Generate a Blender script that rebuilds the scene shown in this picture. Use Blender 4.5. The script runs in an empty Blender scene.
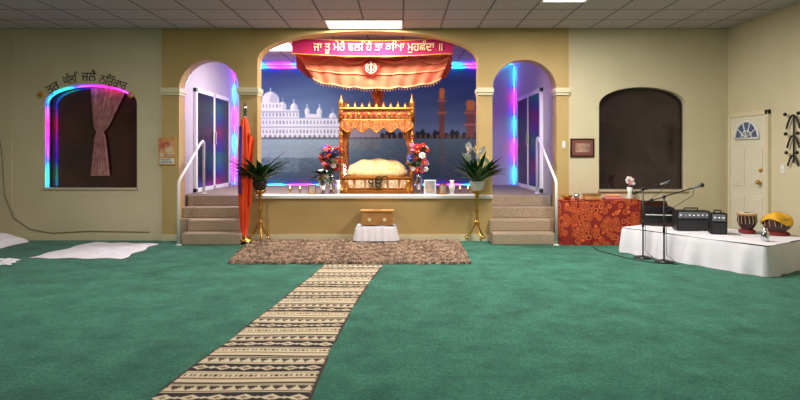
import bpy, bmesh, math, random
import numpy as np
from mathutils import Vector, Matrix
random.seed(7); np.random.seed(7)
F=560.0; EYE=1.45; HY=152.0; D=9.2
def X(px,d=D): return (px-400)*d/F
def Z(py,d=D): return EYE-(py-HY)*d/F
CEIL=3.47; ST=0.71
scene=bpy.context.scene
# ---------------------------------------------------------------- materials
def lin(c):
    return tuple(((v/255)/12.92 if v/255<=0.04045 else ((v/255+0.055)/1.055)**2.4) for v in c)+(1,)
MC={}
def m(name,c,rough=.6,metal=0,noise=None,bump=None,emit=0,ecol=None,spec=.5,sheen=0):
    if name in MC: return MC[name]
    mt=bpy.data.materials.new(name); mt.use_nodes=True; nt=mt.node_tree; b=nt.nodes['Principled BSDF']
    b.inputs['Base Color'].default_value=lin(c); b.inputs['Roughness'].default_value=rough; b.inputs['Metallic'].default_value=metal
    b.inputs['Specular IOR Level'].default_value=spec
    if sheen: b.inputs['Sheen Weight'].default_value=sheen
    tc=nt.nodes.new('ShaderNodeTexCoord')
    if noise:
        n=nt.nodes.new('ShaderNodeTexNoise'); n.inputs['Scale'].default_value=noise[0]; n.inputs['Detail'].default_value=5
        nt.links.new(tc.outputs['Object'],n.inputs['Vector'])
        r=nt.nodes.new('ShaderNodeValToRGB'); r.color_ramp.elements[0].position=.35; r.color_ramp.elements[1].position=.65
        r.color_ramp.elements[0].color=lin(c); r.color_ramp.elements[1].color=lin(noise[1])
        nt.links.new(n.outputs['Fac'],r.inputs['Fac']); nt.links.new(r.outputs['Color'],b.inputs['Base Color'])
    if bump:
        n=nt.nodes.new('ShaderNodeTexNoise'); n.inputs['Scale'].default_value=bump[0]; n.inputs['Detail'].default_value=4
        nt.links.new(tc.outputs['Object'],n.inputs['Vector'])
        bp=nt.nodes.new('ShaderNodeBump'); bp.inputs['Strength'].default_value=bump[1]; bp.inputs['Distance'].default_value=.02
        nt.links.new(n.outputs['Fac'],bp.inputs['Height']); nt.links.new(bp.outputs['Normal'],b.inputs['Normal'])
    if emit:
        b.inputs['Emission Color'].default_value=lin(ecol or c); b.inputs['Emission Strength'].default_value=emit
    MC[name]=mt; return mt
def vcol_mat(name,rough=.8,emit=0):
    mt=bpy.data.materials.new(name); mt.use_nodes=True; nt=mt.node_tree; b=nt.nodes['Principled BSDF']
    a=nt.nodes.new('ShaderNodeAttribute'); a.attribute_name='Col'
    nt.links.new(a.outputs['Color'],b.inputs['Base Color']); b.inputs['Roughness'].default_value=rough
    if emit:
        nt.links.new(a.outputs['Color'],b.inputs['Emission Color']); b.inputs['Emission Strength'].default_value=emit
    return mt
def led_mat(name,strength,freq=1.3,off=0.0):
    mt=bpy.data.materials.new(name); mt.use_nodes=True; nt=mt.node_tree
    for n in list(nt.nodes):
        if n.type!='OUTPUT_MATERIAL': nt.nodes.remove(n)
    out=[n for n in nt.nodes if n.type=='OUTPUT_MATERIAL'][0]
    tc=nt.nodes.new('ShaderNodeTexCoord'); sp=nt.nodes.new('ShaderNodeSeparateXYZ'); nt.links.new(tc.outputs['Object'],sp.inputs[0])
    ad=nt.nodes.new('ShaderNodeMath'); ad.operation='ADD'; nt.links.new(sp.outputs[0],ad.inputs[0]); nt.links.new(sp.outputs[2],ad.inputs[1])
    mu=nt.nodes.new('ShaderNodeMath'); mu.operation='MULTIPLY_ADD'; mu.inputs[1].default_value=freq; mu.inputs[2].default_value=off; nt.links.new(ad.outputs[0],mu.inputs[0])
    fr=nt.nodes.new('ShaderNodeMath'); fr.operation='FRACT'; nt.links.new(mu.outputs[0],fr.inputs[0])
    r=nt.nodes.new('ShaderNodeValToRGB'); cr=r.color_ramp
    cols=[(0,(.01,.04,1,1)),(.2,(.01,.35,1,1)),(.32,(.01,.5,.25,1)),(.45,(.01,.03,1,1)),(.65,(.35,.01,1,1)),(.82,(1,.01,.25,1)),(1,(.01,.04,1,1))]
    cr.elements[0].position=0; cr.elements[0].color=cols[0][1]; cr.elements[1].position=1; cr.elements[1].color=cols[-1][1]
    for p,c in cols[1:-1]:
        e=cr.elements.new(p); e.color=c
    nt.links.new(fr.outputs[0],r.inputs['Fac'])
    em=nt.nodes.new('ShaderNodeEmission'); em.inputs['Strength'].default_value=strength
    nt.links.new(r.outputs['Color'],em.inputs['Color']); nt.links.new(em.outputs[0],out.inputs['Surface'])
    return mt
# ---------------------------------------------------------------- builder
class B:
    def __init__(s,name): s.n=name; s.bm=bmesh.new(); s.m=[]
    def mi(s,mt):
        if mt not in s.m: s.m.append(mt)
        return s.m.index(mt)
    def add(s,vs,fs,mt,smooth=False):
        i=s.mi(mt); V=[s.bm.verts.new(v) for v in vs]; out=[]
        for f in fs:
            try:
                g=s.bm.faces.new([V[k] for k in f]); g.material_index=i; g.smooth=smooth; out.append(g)
            except ValueError: pass
        return V,out
    def box(s,x0,x1,y0,y1,z0,z1,mt,bev=0,rot=None,piv=None):
        vs=[(x,y,z) for x in (x0,x1) for y in (y0,y1) for z in (z0,z1)]
        if rot:
            pv=Vector(piv or ((x0+x1)/2,(y0+y1)/2,(z0+z1)/2)); R=Matrix.Rotation(rot,3,'Z'); vs=[tuple(pv+R@(Vector(v)-pv)) for v in vs]
        V,f=s.add(vs,[(0,1,3,2),(4,6,7,5),(0,4,5,1),(2,3,7,6),(0,2,6,4),(1,5,7,3)],mt)
        if bev:
            es=list({e for g in f for e in g.edges}); bmesh.ops.bevel(s.bm,geom=es,offset=bev,segments=2,profile=.5,affect='EDGES')
    def tube(s,pts,r,mt,seg=8,caps=True):
        pts=[Vector(p) for p in pts]; n=len(pts); rs=r if isinstance(r,(list,tuple)) else [r]*n
        vs=[];up=None
        for i,p in enumerate(pts):
            t=(pts[min(i+1,n-1)]-pts[max(i-1,0)]).normalized()
            if up is None: up=Vector((0,0,1)) if abs(t.z)<.9 else Vector((1,0,0))
            a=t.cross(up)
            if a.length<1e-4: a=t.cross(Vector((0,1,0)))
            a.normalize(); b=a.cross(t).normalized(); up=b
            for k in range(seg):
                th=2*math.pi*k/seg; vs.append(tuple(p+rs[i]*(math.cos(th)*a+math.sin(th)*b)))
        fs=[(i*seg+k,i*seg+(k+1)%seg,(i+1)*seg+(k+1)%seg,(i+1)*seg+k) for i in range(n-1) for k in range(seg)]
        if caps: fs+=[tuple(range(seg)),tuple(range((n-1)*seg,n*seg))]
        s.add(vs,fs,mt,True)
    def lathe(s,cx,cy,prof,mt,seg=20,fl=None,sy=1):
        vs=[];n=len(prof)
        for r,z in prof:
            for k in range(seg):
                th=2*math.pi*k/seg; q=r*(1+(fl[1]*math.cos(fl[0]*th) if fl else 0))
                vs.append((cx+q*math.cos(th),cy+q*math.sin(th)*sy,z))
        fs=[(i*seg+k,i*seg+(k+1)%seg,(i+1)*seg+(k+1)%seg,(i+1)*seg+k) for i in range(n-1) for k in range(seg)]
        fs+=[tuple(range(seg)),tuple(range((n-1)*seg,n*seg))]
        s.add(vs,fs,mt,True)
    def sph(s,c,r,mt,seg=10):
        if not isinstance(r,(list,tuple)): r=(r,r,r)
        h=seg//2+1; vs=[(c[0],c[1],c[2]+r[2])]
        for i in range(1,h):
            ph=math.pi*i/h
            for k in range(seg):
                th=2*math.pi*k/seg; vs.append((c[0]+r[0]*math.sin(ph)*math.cos(th),c[1]+r[1]*math.sin(ph)*math.sin(th),c[2]+r[2]*math.cos(ph)))
        vs.append((c[0],c[1],c[2]-r[2])); L=len(vs)-1; fs=[]
        for k in range(seg):
            fs.append((0,1+k,1+(k+1)%seg)); fs.append((L,1+(h-2)*seg+(k+1)%seg,1+(h-2)*seg+k))
            for i in range(h-2):
                a=1+i*seg; fs.append((a+k,a+seg+k,a+seg+(k+1)%seg,a+(k+1)%seg))
        s.add(vs,fs,mt,True)
    def surf(s,fn,nu,nv,mt,smooth=True):
        vs=[tuple(fn(i/nu,j/nv)) for i in range(nu+1) for j in range(nv+1)]
        fs=[(i*(nv+1)+j,(i+1)*(nv+1)+j,(i+1)*(nv+1)+j+1,i*(nv+1)+j+1) for i in range(nu) for j in range(nv)]
        s.add(vs,fs,mt,smooth)
    def leaf(s,base,az,L,W,rise,droop,mt,n=6):
        base=Vector(base); dr=Vector((math.cos(az),math.sin(az),0)); sd=Vector((-math.sin(az),math.cos(az),0)); vs=[]
        for i in range(n+1):
            t=i/n; c=base+dr*(L*t*math.cos(rise*(1-t*.5)))+Vector((0,0,L*(math.sin(rise)*t-droop*t*t)))
            w=W*max(.04,math.sin(math.pi*min(1,(t*.9+.08)))**.8)
            vs+= [tuple(c-sd*w),tuple(c+Vector((0,0,-w*.35))),tuple(c+sd*w)]
        fs=[]
        for i in range(n): 
            a=i*3; fs+=[(a,a+1,a+4,a+3),(a+1,a+2,a+5,a+4)]
        s.add(vs,fs,mt,True)
    def flower(s,c,r,mt,mc):
        c=Vector(c); a0=random.random()*6
        for k in range(6):
            a=a0+k*math.pi/3; s.sph(c+Vector((math.cos(a)*r*.55,-r*.15,math.sin(a)*r*.55)),(r*.42,r*.28,r*.42),mt,6)
        s.sph(c+Vector((0,-r*.4,0)),r*.25,mc,6)
    def drape(s,o,e1,e2,L1,L2,zt,zb,mt,amp=.02,flare=.03,waves=26,seed=0):
        o=Vector((o[0],o[1],0)); e1=Vector((e1[0],e1[1],0)); e2=Vector((e2[0],e2[1],0)); rnd=random.Random(seed)
        per=[]; N1=int(L1*40);N2=int(L2*40)
        for a,b,nrm,N in ((o,o+e1*L1,-e2,N1),(o+e1*L1,o+e1*L1+e2*L2,e1,N2),(o+e1*L1+e2*L2,o+e2*L2,e2,N1),(o+e2*L2,o,-e1,N2)):
            for i in range(N): per.append((a.lerp(b,(i+.5)/N),nrm))
        n=len(per); ph=[rnd.random()*6 for _ in range(4)]
        vs=[];K=8
        for j in range(K+1):
            t=j/K; z=zt+(zb-zt)*t
            for i,(p,nr) in enumerate(per):
                u=i/n*2*math.pi; w=math.sin(waves*u+ph[0])*.5+math.sin(waves*.61*u+ph[1]+t)*.3+math.sin(waves*1.7*u+ph[2])*.2
                q=p+nr*((flare+amp*(w+.6))*t**.8+.008)
                zz=z if j<K else zb+.004
                vs.append((q.x,q.y,zz-(0 if j else 0.01)))
        fs=[(j*n+i,j*n+(i+1)%n,(j+1)*n+(i+1)%n,(j+1)*n+i) for j in range(K) for i in range(n)]
        s.add(vs,fs,mt,True)
        s.surf(lambda u,v:(o+e1*L1*u+e2*L2*v+Vector((0,0,zt+.004*math.sin(9*u+7*v)+.003*math.sin(23*v-11*u)-.002)))[:],24,16,mt)
    def done(s,recalc=True):
        if recalc: bmesh.ops.recalc_face_normals(s.bm,faces=s.bm.faces)
        me=bpy.data.meshes.new(s.n); s.bm.to_mesh(me); s.bm.free()
        for q in s.m: me.materials.append(q)
        ob=bpy.data.objects.new(s.n,me); scene.collection.objects.link(ob); return ob
def curve_wall(name,outer,holes,y0,th,mt):
    cu=bpy.data.curves.new(name,'CURVE'); cu.dimensions='2D'; cu.fill_mode='BOTH'; cu.extrude=th/2
    for pl in [outer]+holes:
        sp=cu.splines.new('POLY'); sp.points.add(len(pl)-1); sp.use_cyclic_u=True
        for i,(x,z) in enumerate(pl): sp.points[i].co=(x,z,0,1)
    t=bpy.data.objects.new('tmp',cu); scene.collection.objects.link(t)
    bpy.context.view_layer.update(); dg=bpy.context.evaluated_depsgraph_get()
    me=bpy.data.meshes.new_from_object(t.evaluated_get(dg)); bpy.data.objects.remove(t)
    me.transform(Matrix.Translation((0,y0+th/2,0))@Matrix.Rotation(math.pi/2,4,'X'))
    me.materials.clear(); me.materials.append(mt); me.name=name
    for p in me.polygons: p.use_smooth=False
    ob=bpy.data.objects.new(name,me); scene.collection.objects.link(ob); return ob
def text(s,size,loc,rot,mt,parent=None,name='lettering',ext=.002,align='CENTER'):
    cu=bpy.data.curves.new(name,'FONT'); cu.body=s; cu.size=size; cu.extrude=ext; cu.align_x=align; cu.align_y='CENTER'
    cu.materials.append(mt)
    ob=bpy.data.objects.new(name,cu); scene.collection.objects.link(ob); ob.location=loc; ob.rotation_euler=rot
    if parent: ob.parent=parent
    return ob
def vgrid(name,pos,col,nu,nv,mt):
    me=bpy.data.meshes.new(name)
    fs=[(i*(nv+1)+j,(i+1)*(nv+1)+j,(i+1)*(nv+1)+j+1,i*(nv+1)+j+1) for i in range(nu) for j in range(nv)]
    me.from_pydata(pos.tolist(),[],fs); a=me.color_attributes.new('Col','FLOAT_COLOR','POINT')
    c=col/255.0; c=np.where(c<=.04045,c/12.92,((c+.055)/1.055)**2.4); c=np.concatenate([c,np.ones((len(c),1))],1)
    a.data.foreach_set('color',c.ravel().astype(np.float32)); me.materials.append(mt)
    ob=bpy.data.objects.new(name,me); scene.collection.objects.link(ob); return ob
# ---------------------------------------------------------------- palette
cream=m('wall_cream',(214,202,170),.75,bump=(60,.08),noise=(1.2,(207,195,162)))
tan=m('wall_tan',(192,164,108),.7,bump=(60,.08),noise=(1.5,(184,155,99)))
trimm=m('trim_cream',(218,206,172),.5)
white=m('white_paint',(228,228,225),.5)
offw=m('stage_wall_white',(185,180,190),.7,bump=(50,.05))
gold=m('gold_metal',(212,140,60),.32,.85)
brass=m('brass',(200,155,75),.3,1)
chrome=m('chrome',(210,210,215),.15,1)
black=m('black_plastic',(18,18,20),.4)
darkglass=m('dark_glass',(16,12,14),.25,0,spec=.15)
sheet=m('white_sheet',(228,224,232),.85,bump=(8,.35))
green=m('leaf_green',(38,92,40),.45,noise=(8,(22,62,28)))
wood=m('light_wood',(200,150,88),.45,noise=(6,(175,122,66)))
dwood=m('dark_wood',(70,35,20),.35,noise=(6,(50,24,14)))
red=m('petal_red',(205,25,40),.6); pink=m('petal_pink',(235,120,160),.6); pw=m('petal_white',(242,240,242),.6); blue=m('petal_blue',(70,90,220),.6); yel=m('petal_yellow',(240,190,50),.6)
brocade=m('gold_brocade',(212,145,78),.5,.15,noise=(28,(165,70,38)),bump=(70,.3))
peach=m('peach_cloth',(240,208,150),.7,.0,noise=(14,(225,174,110)),bump=(12,.3))
orange=m('orange_cloth',(245,80,18),.75,noise=(5,(228,58,12)))
# ---------------------------------------------------------------- room
carpet=bpy.data.materials.new('green_carpet'); carpet.use_nodes=True
nt=carpet.node_tree; bs=nt.nodes['Principled BSDF']; bs.inputs['Roughness'].default_value=.95; bs.inputs['Specular IOR Level'].default_value=.1
bs.inputs['Sheen Weight'].default_value=.12
tc=nt.nodes.new('ShaderNodeTexCoord'); n1=nt.nodes.new('ShaderNodeTexNoise'); n1.inputs['Scale'].default_value=2.6; n1.inputs['Detail'].default_value=12; n1.inputs['Roughness'].default_value=.8
n2=nt.nodes.new('ShaderNodeTexNoise'); n2.inputs['Scale'].default_value=45; n2.inputs['Detail'].default_value=6; n2.inputs['Roughness'].default_value=.75
for n in (n1,n2): nt.links.new(tc.outputs['Object'],n.inputs['Vector'])
r=nt.nodes.new('ShaderNodeValToRGB'); r.color_ramp.elements[0].position=.38; r.color_ramp.elements[1].position=.62
r.color_ramp.elements[0].color=lin((44,104,86)); r.color_ramp.elements[1].color=lin((72,144,120))
nt.links.new(n1.outputs['Fac'],r.inputs['Fac'])
r2=nt.nodes.new('ShaderNodeValToRGB'); r2.color_ramp.elements[0].position=.36; r2.color_ramp.elements[1].position=.64
r2.color_ramp.elements[0].color=(.3,.3,.3,1); r2.color_ramp.elements[1].color=(1,1,1,1); nt.links.new(n2.outputs['Fac'],r2.inputs['Fac'])
mx=nt.nodes.new('ShaderNodeMix'); mx.data_type='RGBA'; mx.blend_type='MULTIPLY'; mx.inputs[0].default_value=.8
nt.links.new(r.outputs['Color'],mx.inputs[6]); nt.links.new(r2.outputs['Color'],mx.inputs[7]); nt.links.new(mx.outputs[2],bs.inputs['Base Color'])
bp=nt.nodes.new('ShaderNodeBump'); bp.inputs['Strength'].default_value=.6; bp.inputs['Distance'].default_value=.02
nt.links.new(n2.outputs['Fac'],bp.inputs['Height']); nt.links.new(bp.outputs['Normal'],bs.inputs['Normal'])
tile=bpy.data.materials.new('ceiling_tiles'); tile.use_nodes=True
nt=tile.node_tree; bs=nt.nodes['Principled BSDF']; bs.inputs['Roughness'].default_value=.85
tc=nt.nodes.new('ShaderNodeTexCoord'); sp=nt.nodes.new('ShaderNodeSeparateXYZ'); nt.links.new(tc.outputs['Object'],sp.inputs[0])
def mth(op,a,b=None):
    n=nt.nodes.new('ShaderNodeMath'); n.operation=op
    for i,v in enumerate((a,b)):
        if v is None: continue
        if isinstance(v,(int,float)): n.inputs[i].default_value=v
        else: nt.links.new(v,n.inputs[i])
    return n.outputs[0]
ln=[]
for o,off in ((sp.outputs[0],.05),(sp.outputs[1],9.15)):
    q=mth('FRACT',mth('DIVIDE',mth('ADD',mth('SUBTRACT',o,off),61.0+.014),.61)); ln.append(mth('LESS_THAN',q,.046))
lm=mth('MAXIMUM',ln[0],ln[1])
ns=nt.nodes.new('ShaderNodeTexNoise'); ns.inputs['Scale'].default_value=40; nt.links.new(tc.outputs['Object'],ns.inputs['Vector'])
rr=nt.nodes.new('ShaderNodeValToRGB'); rr.color_ramp.elements[0].color=lin((166,158,158)); rr.color_ramp.elements[1].color=lin((188,180,180)); rr.color_ramp.elements[0].position=.35; rr.color_ramp.elements[1].position=.6
nt.links.new(ns.outputs['Fac'],rr.inputs['Fac'])
mx=nt.nodes.new('ShaderNodeMix'); mx.data_type='RGBA'; nt.links.new(lm,mx.inputs[0]); nt.links.new(rr.outputs['Color'],mx.inputs[6]); mx.inputs[7].default_value=lin((112,104,104))
nt.links.new(mx.outputs[2],bs.inputs['Base Color'])
XL,XR,YB=-7.4,X(728),-3.0
b=B('floor'); b.box(XL-.2,XR+.2,YB-.2,D+.2,-.1,0,carpet); b.done()
b=B('ceiling'); b.box(XL-.2,XR+.2,YB-.2,D+.2,CEIL,CEIL+.1,tile); b.done()
b=B('wall_left'); b.box(XL-.2,XL,YB,D+.2,0,CEIL,cream); b.done()
b=B('wall_right'); b.box(XR,XR+.2,YB,D+.2,0,CEIL,cream); b.done()
b=B('wall_rear'); b.box(XL,XR,YB-.2,YB,0,CEIL,cream); b.done()
def arc(xa,xb,zs,zp,n=24,p=1.0):
    c=(xa+xb)/2; h=(xb-xa)/2
    return [(c-h*math.cos(math.pi*i/n),zs+(zp-zs)*math.sin(math.pi*i/n)**p) for i in range(n+1)]
cL,cR=X(163),X(568)
wl=(X(45),X(137),Z(188),Z(104),Z(84)); wr=(X(599),X(686),Z(190),Z(106),Z(87))
def whole(w): return [(w[0],w[2])]+arc(w[0],w[1],w[3],w[4],p=.9)+[(w[1],w[2])]
curve_wall('wall_back_left',[(XL,0),(cL,0),(cL,CEIL),(XL,CEIL)],[whole(wl)],D,.2,cream)
curve_wall('wall_back_right',[(cR,0),(XR,0),(XR,CEIL),(cR,CEIL)],[whole(wr)],D,.2,cream)
aL=(X(180),X(240)); aC=(X(258),X(478)); aR=(X(492),X(556)); zs=Z(90); zp=Z(60); FY=9.16
out=[(cL,0),(aL[0],0)]+arc(aL[0],aL[1],zs,zp)+[(aL[1],0),(aR[0],0)]+arc(aR[0],aR[1],zs,zp)+[(aR[1],0),(cR,0),(cR,CEIL),(cL,CEIL)]
hc=[(aC[0],ST)]+arc(aC[0],aC[1],Z(64),Z(31.5),36,.75)+[(aC[1],ST)]
curve_wall('wall_back_stage',out,[hc],FY,.26,tan)
SB=12.6; SXL=-3.75; SXR=2.6
b=B('wall_stage_side_left'); b.box(SXL-.1,SXL,9.42,SB,0,3.45,offw); b.done()
b=B('wall_stage_side_right'); b.box(SXR,SXR+.1,9.42,SB,0,3.45,offw); b.done()
b=B('wall_stage_rear'); b.box(SXL-.1,SXR+.1,SB,SB+.1,0,3.5,offw); b.done()
b=B('ceiling_stage'); b.box(SXL-.1,SXR+.1,9.42,SB,3.45,3.5,tile); b.done()
stgc=m('stage_floor_carpet',(130,115,105),.9,bump=(80,.3))
stepc=m('step_carpet',(188,166,142),.95,noise=(60,(160,138,116)),bump=(90,.5))
b=B('stage_platform'); b.box(SXL+.004,SXR-.004,9.57,SB-.004,0,ST,stgc); b.box(aL[1],aR[0],9.425,9.57,0,ST,stgc); b.done()
b=B('trim_stage_edge'); b.box(aC[0]-.02,aR[0]-.0,FY-.05,FY+.26,ST-.02,ST+.035,white,.008); b.done()
k=0
for xa,xb in ((cL-.02,aL[0]+.03),(aL[1]-.03,aC[0]+.03),(aC[1]-.02,aR[0]+.02),(aR[1]-.03,cR+.02)):
    k+=1; b=B('trim_%d'%k); b.box(xa,xb,FY-.05,FY+.28,zs-.05,zs+.03,trimm,.008); b.box(xa+.015,xb-.015,FY-.03,FY+.27,zs-.09,zs-.05,trimm); b.done()
b=B('baseboard_left'); b.box(XL,cL,D-.015,D,0,.1,trimm); b.done()
b=B('baseboard_right'); b.box(cR,XR,D-.015,D,0,.1,trimm); b.done()
b=B('baseboard_stage'); b.box(aL[1]+.0,aR[0],FY-.015,FY,0,.1,trimm); b.box(cL,aL[0],FY-.015,FY,0,.1,trimm); b.box(aR[1],cR,FY-.015,FY,0,.1,trimm); b.done()
b=B('baseboard_side'); b.box(XR-.015,XR,YB,D-.02,0,.1,trimm); b.done()
def window(name,w,tint,tint2):
    b=B(name); gl=m(name+'_glass',tint,.1,0,spec=.6,noise=(1.6,tint2))
    b.add([(x,D+.15,z) for x,z in whole(w)],[tuple(range(len(whole(w))))],gl)
    fr=m('window_frame_dark',(60,50,45),.4)
    b.tube([(x,D+.13,z) for x,z in whole(w)]+[(w[0],D+.13,w[2])],.018,fr,6)
    b.box(w[0]-.02,w[1]+.02,D-.03,D+.14,w[2]-.03,w[2]+.005,trimm,.006)
    return b.done()
window('window_1',wl,(70,34,32),(40,20,24)); window('window_2',wr,(56,40,42),(26,18,22))
LED=led_mat('led_strip_glow',24,.9,.1); LEDw=led_mat('led_strip_window_glow',10,.6,.15)
b=B('led_strip'); p=[(wl[0]+.03,wl[2]+.02)]+[(x,z) for x,z in arc(wl[0]+.03,wl[1]-.03,wl[3],wl[4]-.03,p=.9)][:22]
b.tube([(x,D+.03,z) for x,z in p],.014,LEDw,6); b.done()
for nm,(xa,xb) in (('l',aL),('r',aR)):
    b=B('led_strip'); pts=[(xa-.02,2.0)]+arc(xa-.02,xb+.02,zs,zp+.02)+[(xb+.02,ST+.1)]
    b.tube([(x,9.44,z) for x,z in pts],.012,LED,6); b.done()
MX0,MX1=-3.28,1.86; MZ0=Z(184.5,SB); MZ1=Z(69,SB)
b=B('led_strip'); y=SB-.06
b.tube([(MX0-.03,y,MZ0),(MX0-.03,y,MZ1+.03),(MX1+.03,y,MZ1+.03),(MX1+.03,y,MZ0)],.012,LED,6); b.tube([(MX0,y,MZ0+.0),(MX1,y,MZ0+.0)],.013,LED,6)
b.tube([(SXR-.04,SB-.05,ST+.02),(SXR-.04,SB-.05,3.42),(SXL+.04,SB-.05,3.42),(SXL+.04,SB-.05,ST+.02)],.012,LED,6); b.done()
cur=m('sheer_curtain',(195,140,135),.8,noise=(10,(150,100,100)))
b=B('window_curtain')
def cf(u,v):
    z=Z(87)+(Z(176)-Z(87))*v; k=[(0,.30),(.45,.12),(.5,.055),(.56,.09),(1,.16)]
    w=np.interp(v,[a for a,_ in k],[c for _,c in k]); cx=np.interp(v,[0,.5,1],[X(106),X(97),X(97)])
    return (cx+w*(2*u-1),D+.09+.02*math.sin(u*40),z)
b.surf(cf,40,30,cur); b.done()
def sliding(name,x,sgn):
    b=B(name); ya,yb,z0,z1=10.15,12.15,ST+.002,2.62; t=.06*sgn; x+=.002*sgn
    xs=sorted((x,x+t))
    for a,c,e,f in ((ya,ya+.07,z0,z1),(yb-.07,yb,z0,z1),(ya,yb,z1-.08,z1),(ya,yb,z0,z0+.08),((ya+yb)/2-.045,(ya+yb)/2+.045,z0,z1)): b.box(xs[0],xs[1],a,c,e,f,white,.006)
    xs2=sorted((x+t*.75,x+t*.85)); b.box(xs2[0],xs2[1],ya+.05,yb-.05,z0+.05,z1-.05,darkglass)
    b.box(*sorted((x+t,x+t*1.5)),(ya+yb)/2-.02,(ya+yb)/2+.02,1.6,1.85,chrome,.004)
    b.done()
sliding('door_1',SXL,1); sliding('door_2',SXR,-1)
b=B('door_3'); y0,y1=X(728)*F/368,X(728)*F/333; x=XR-.001; ht=2.0
dm=m('door_paint',(222,214,192),.5)
b.box(x-.03,x,y0,y1,0,ht,dm)
for a,c,e,f in ((y0-.07,y0,0,ht+.07),(y1,min(y1+.05,D-.02),0,ht+.07),(y0-.07,y1+.02,ht,ht+.07)): b.box(x-.05,x,a,c,e,f,trimm,.005)
yc=(y0+y1)/2
for s0 in (-1,1):
    for e,f in ((.2,.78),(.92,1.5)): 
        a,c=sorted((yc+s0*.07,yc+s0*.36)); b.box(x-.04,x-.03,a,c,e,f,dm,.004); b.box(x-.046,x-.04,a+.04,c-.04,e+.04,f-.04,dm,.003)
glz=m('fanlight_glass',(70,85,120),.15,emit=.1)
n=14; rr_=.29; zc=1.66
vs=[(x-.045,yc,zc)]+[(x-.045,yc+rr_*math.cos(math.pi*i/n),zc+rr_*.9*math.sin(math.pi*i/n)) for i in range(n+1)]
b.add(vs,[(0,i+1,i+2) for i in range(n)],glz)
b.tube([(x-.05,yc+rr_*math.cos(math.pi*i/n),zc+rr_*.9*math.sin(math.pi*i/n)) for i in range(n+1)]+[(x-.05,yc+rr_,zc)],.018,white,6)
for i in range(1,5): a=math.pi*i/5; b.tube([(x-.05,yc,zc),(x-.05,yc+rr_*math.cos(a),zc+rr_*.9*math.sin(a))],.01,white,5)
b.tube([(x-.05,yc+rr_*.45*math.cos(math.pi*i/n),zc+rr_*.4*math.sin(math.pi*i/n)) for i in range(n+1)],.01,white,5)
b.sph((x-.09,y0+.09,1.0),.035,brass); b.tube([(x-.03,y0+.09,1.0),(x-.08,y0+.09,1.0)],.014,brass); b.sph((x-.05,y0+.09,1.18),.028,brass); b.done()
# ---------------------------------------------------------------- stairs & rails
def stairs(name,xo0,xo1,xi0,xi1):
    b=B(name); h=ST/4
    for i,(ya,yb) in enumerate(((8.73,9.15),(9.0,9.15))):
        b.box(xo0,xo1,ya,yb,h*i if i else 0,h*(i+1),stepc,.015)
    b.box(xi0,xi1,9.15,9.565,0,2*h,stepc); b.box(xi0,xi1,9.29,9.565,2*h,3*h,stepc,.015); b.box(xi0,xi1,9.54,9.565,3*h,4*h,stepc,.01)
    b.done()
stairs('carpeted_steps',X(181,8.73),X(241,8.73),aL[0]+.004,aL[1]-.004)
stairs('carpeted_steps',X(493,8.73),X(556,8.73),aR[0]+.004,aR[1]-.004)
def rail(x,yt,zt):
    b=B('handrail'); b.tube([(x,8.68,0),(x,8.68,.95),(x,8.7,1.0),(x,8.76,1.04),(x,yt-.1,zt-.06),(x,yt,zt-.02),(x,yt+.05,zt-.06),(x,yt+.05,ST+.004)],.022,white,10)
    b.lathe(x,8.68,[(.045,0),(.045,.015),(.03,.02)],white); b.lathe(x,yt+.05,[(.045,ST+.004),(.045,ST+.02),(.03,ST+.025)],white); b.done()
rail(X(179,8.7),9.75,1.66); rail(X(556,8.7),9.85,1.72)
# ---------------------------------------------------------------- mural backdrop
nu,nv=480,240
px=np.linspace(256,480,nu+1)[:,None]*np.ones((1,nv+1)); py=np.linspace(185,69,nv+1)[None,:]*np.ones((nu+1,1))
x3=MX0+(px-256)/224*(MX1-MX0); z3=MZ0+(185-py)/116*(MZ1-MZ0)
def L3(a,b_,t): t=np.clip(t,0,1)[...,None]; return np.array(a)*(1-t)+np.array(b_)*t
t=(py-69)/66; C=L3((48,76,128),(132,158,192),t**1.3); C=C*(1-.2*np.clip((px-380)/100,0,1))[...,None]
clouds=np.sin(px*.05+np.sin(py*.13)*2)*np.sin(py*.2+px*.03); C+=(clouds*6)[...,None]
wt=py>139; Wc=L3((122,150,166),(50,70,84),(py-139)/46); rp=np.random.randn(nu+1,nv+1)
for _ in range(6): rp=(np.roll(rp,1,0)+rp+np.roll(rp,-1,0))/2.2
rp=rp/rp.std()*7; Wc=Wc+rp[...,None]; Wc=Wc*(1-.25*np.clip((px-340)/120,0,1))[...,None]
C=np.where(wt[...,None],Wc,C)
def paint(mask,col,a=1.0):
    global C
    C=np.where(mask[...,None],C*(1-a)+np.array(col)*a,C)
R_=lambda x0,x1,y0,y1:(px>=x0)&(px<=x1)&(py>=y0)&(py<=y1)
E_=lambda cx,cy,rx,ry:((px-cx)/rx)**2+((py-cy)/ry)**2<=1
paint(R_(256,480,129,139)&(py>132.5+2*np.sin(px*.4)+1.5*np.sin(px*1.1)),(38,44,52))
paint(R_(340,480,135,139)&(np.sin(px*1.9)*np.sin(px*.77+2)>.25),(220,160,100),.7)
W0=(226,230,236); SH=(168,174,198)
paint(R_(256,342,119,138),W0); paint(R_(256,300,110,138),W0); paint(R_(306,322,114,138),W0); paint(R_(341,380,129,138),(165,158,166))
for cx,cy,rx,ry in ((272,101,8.5,9),(261,107,3.5,5),(284,107,3.5,5),(295,108,3.5,4.5),(308,112,2.5,4),(320,112,2.5,4),(333,117,3.5,4),(341,119,2,3)): paint(E_(cx,cy,rx,ry)&(py<cy+3),(246,248,252)); paint(E_(cx+rx*.4,cy,rx*.5,ry*.9)&(py<cy+3),SH,.6); paint(R_(cx-.4,cx+.4,cy-ry-4,cy-ry),W0)
paint(R_(262,282,103,111),(244,246,250))
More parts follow.
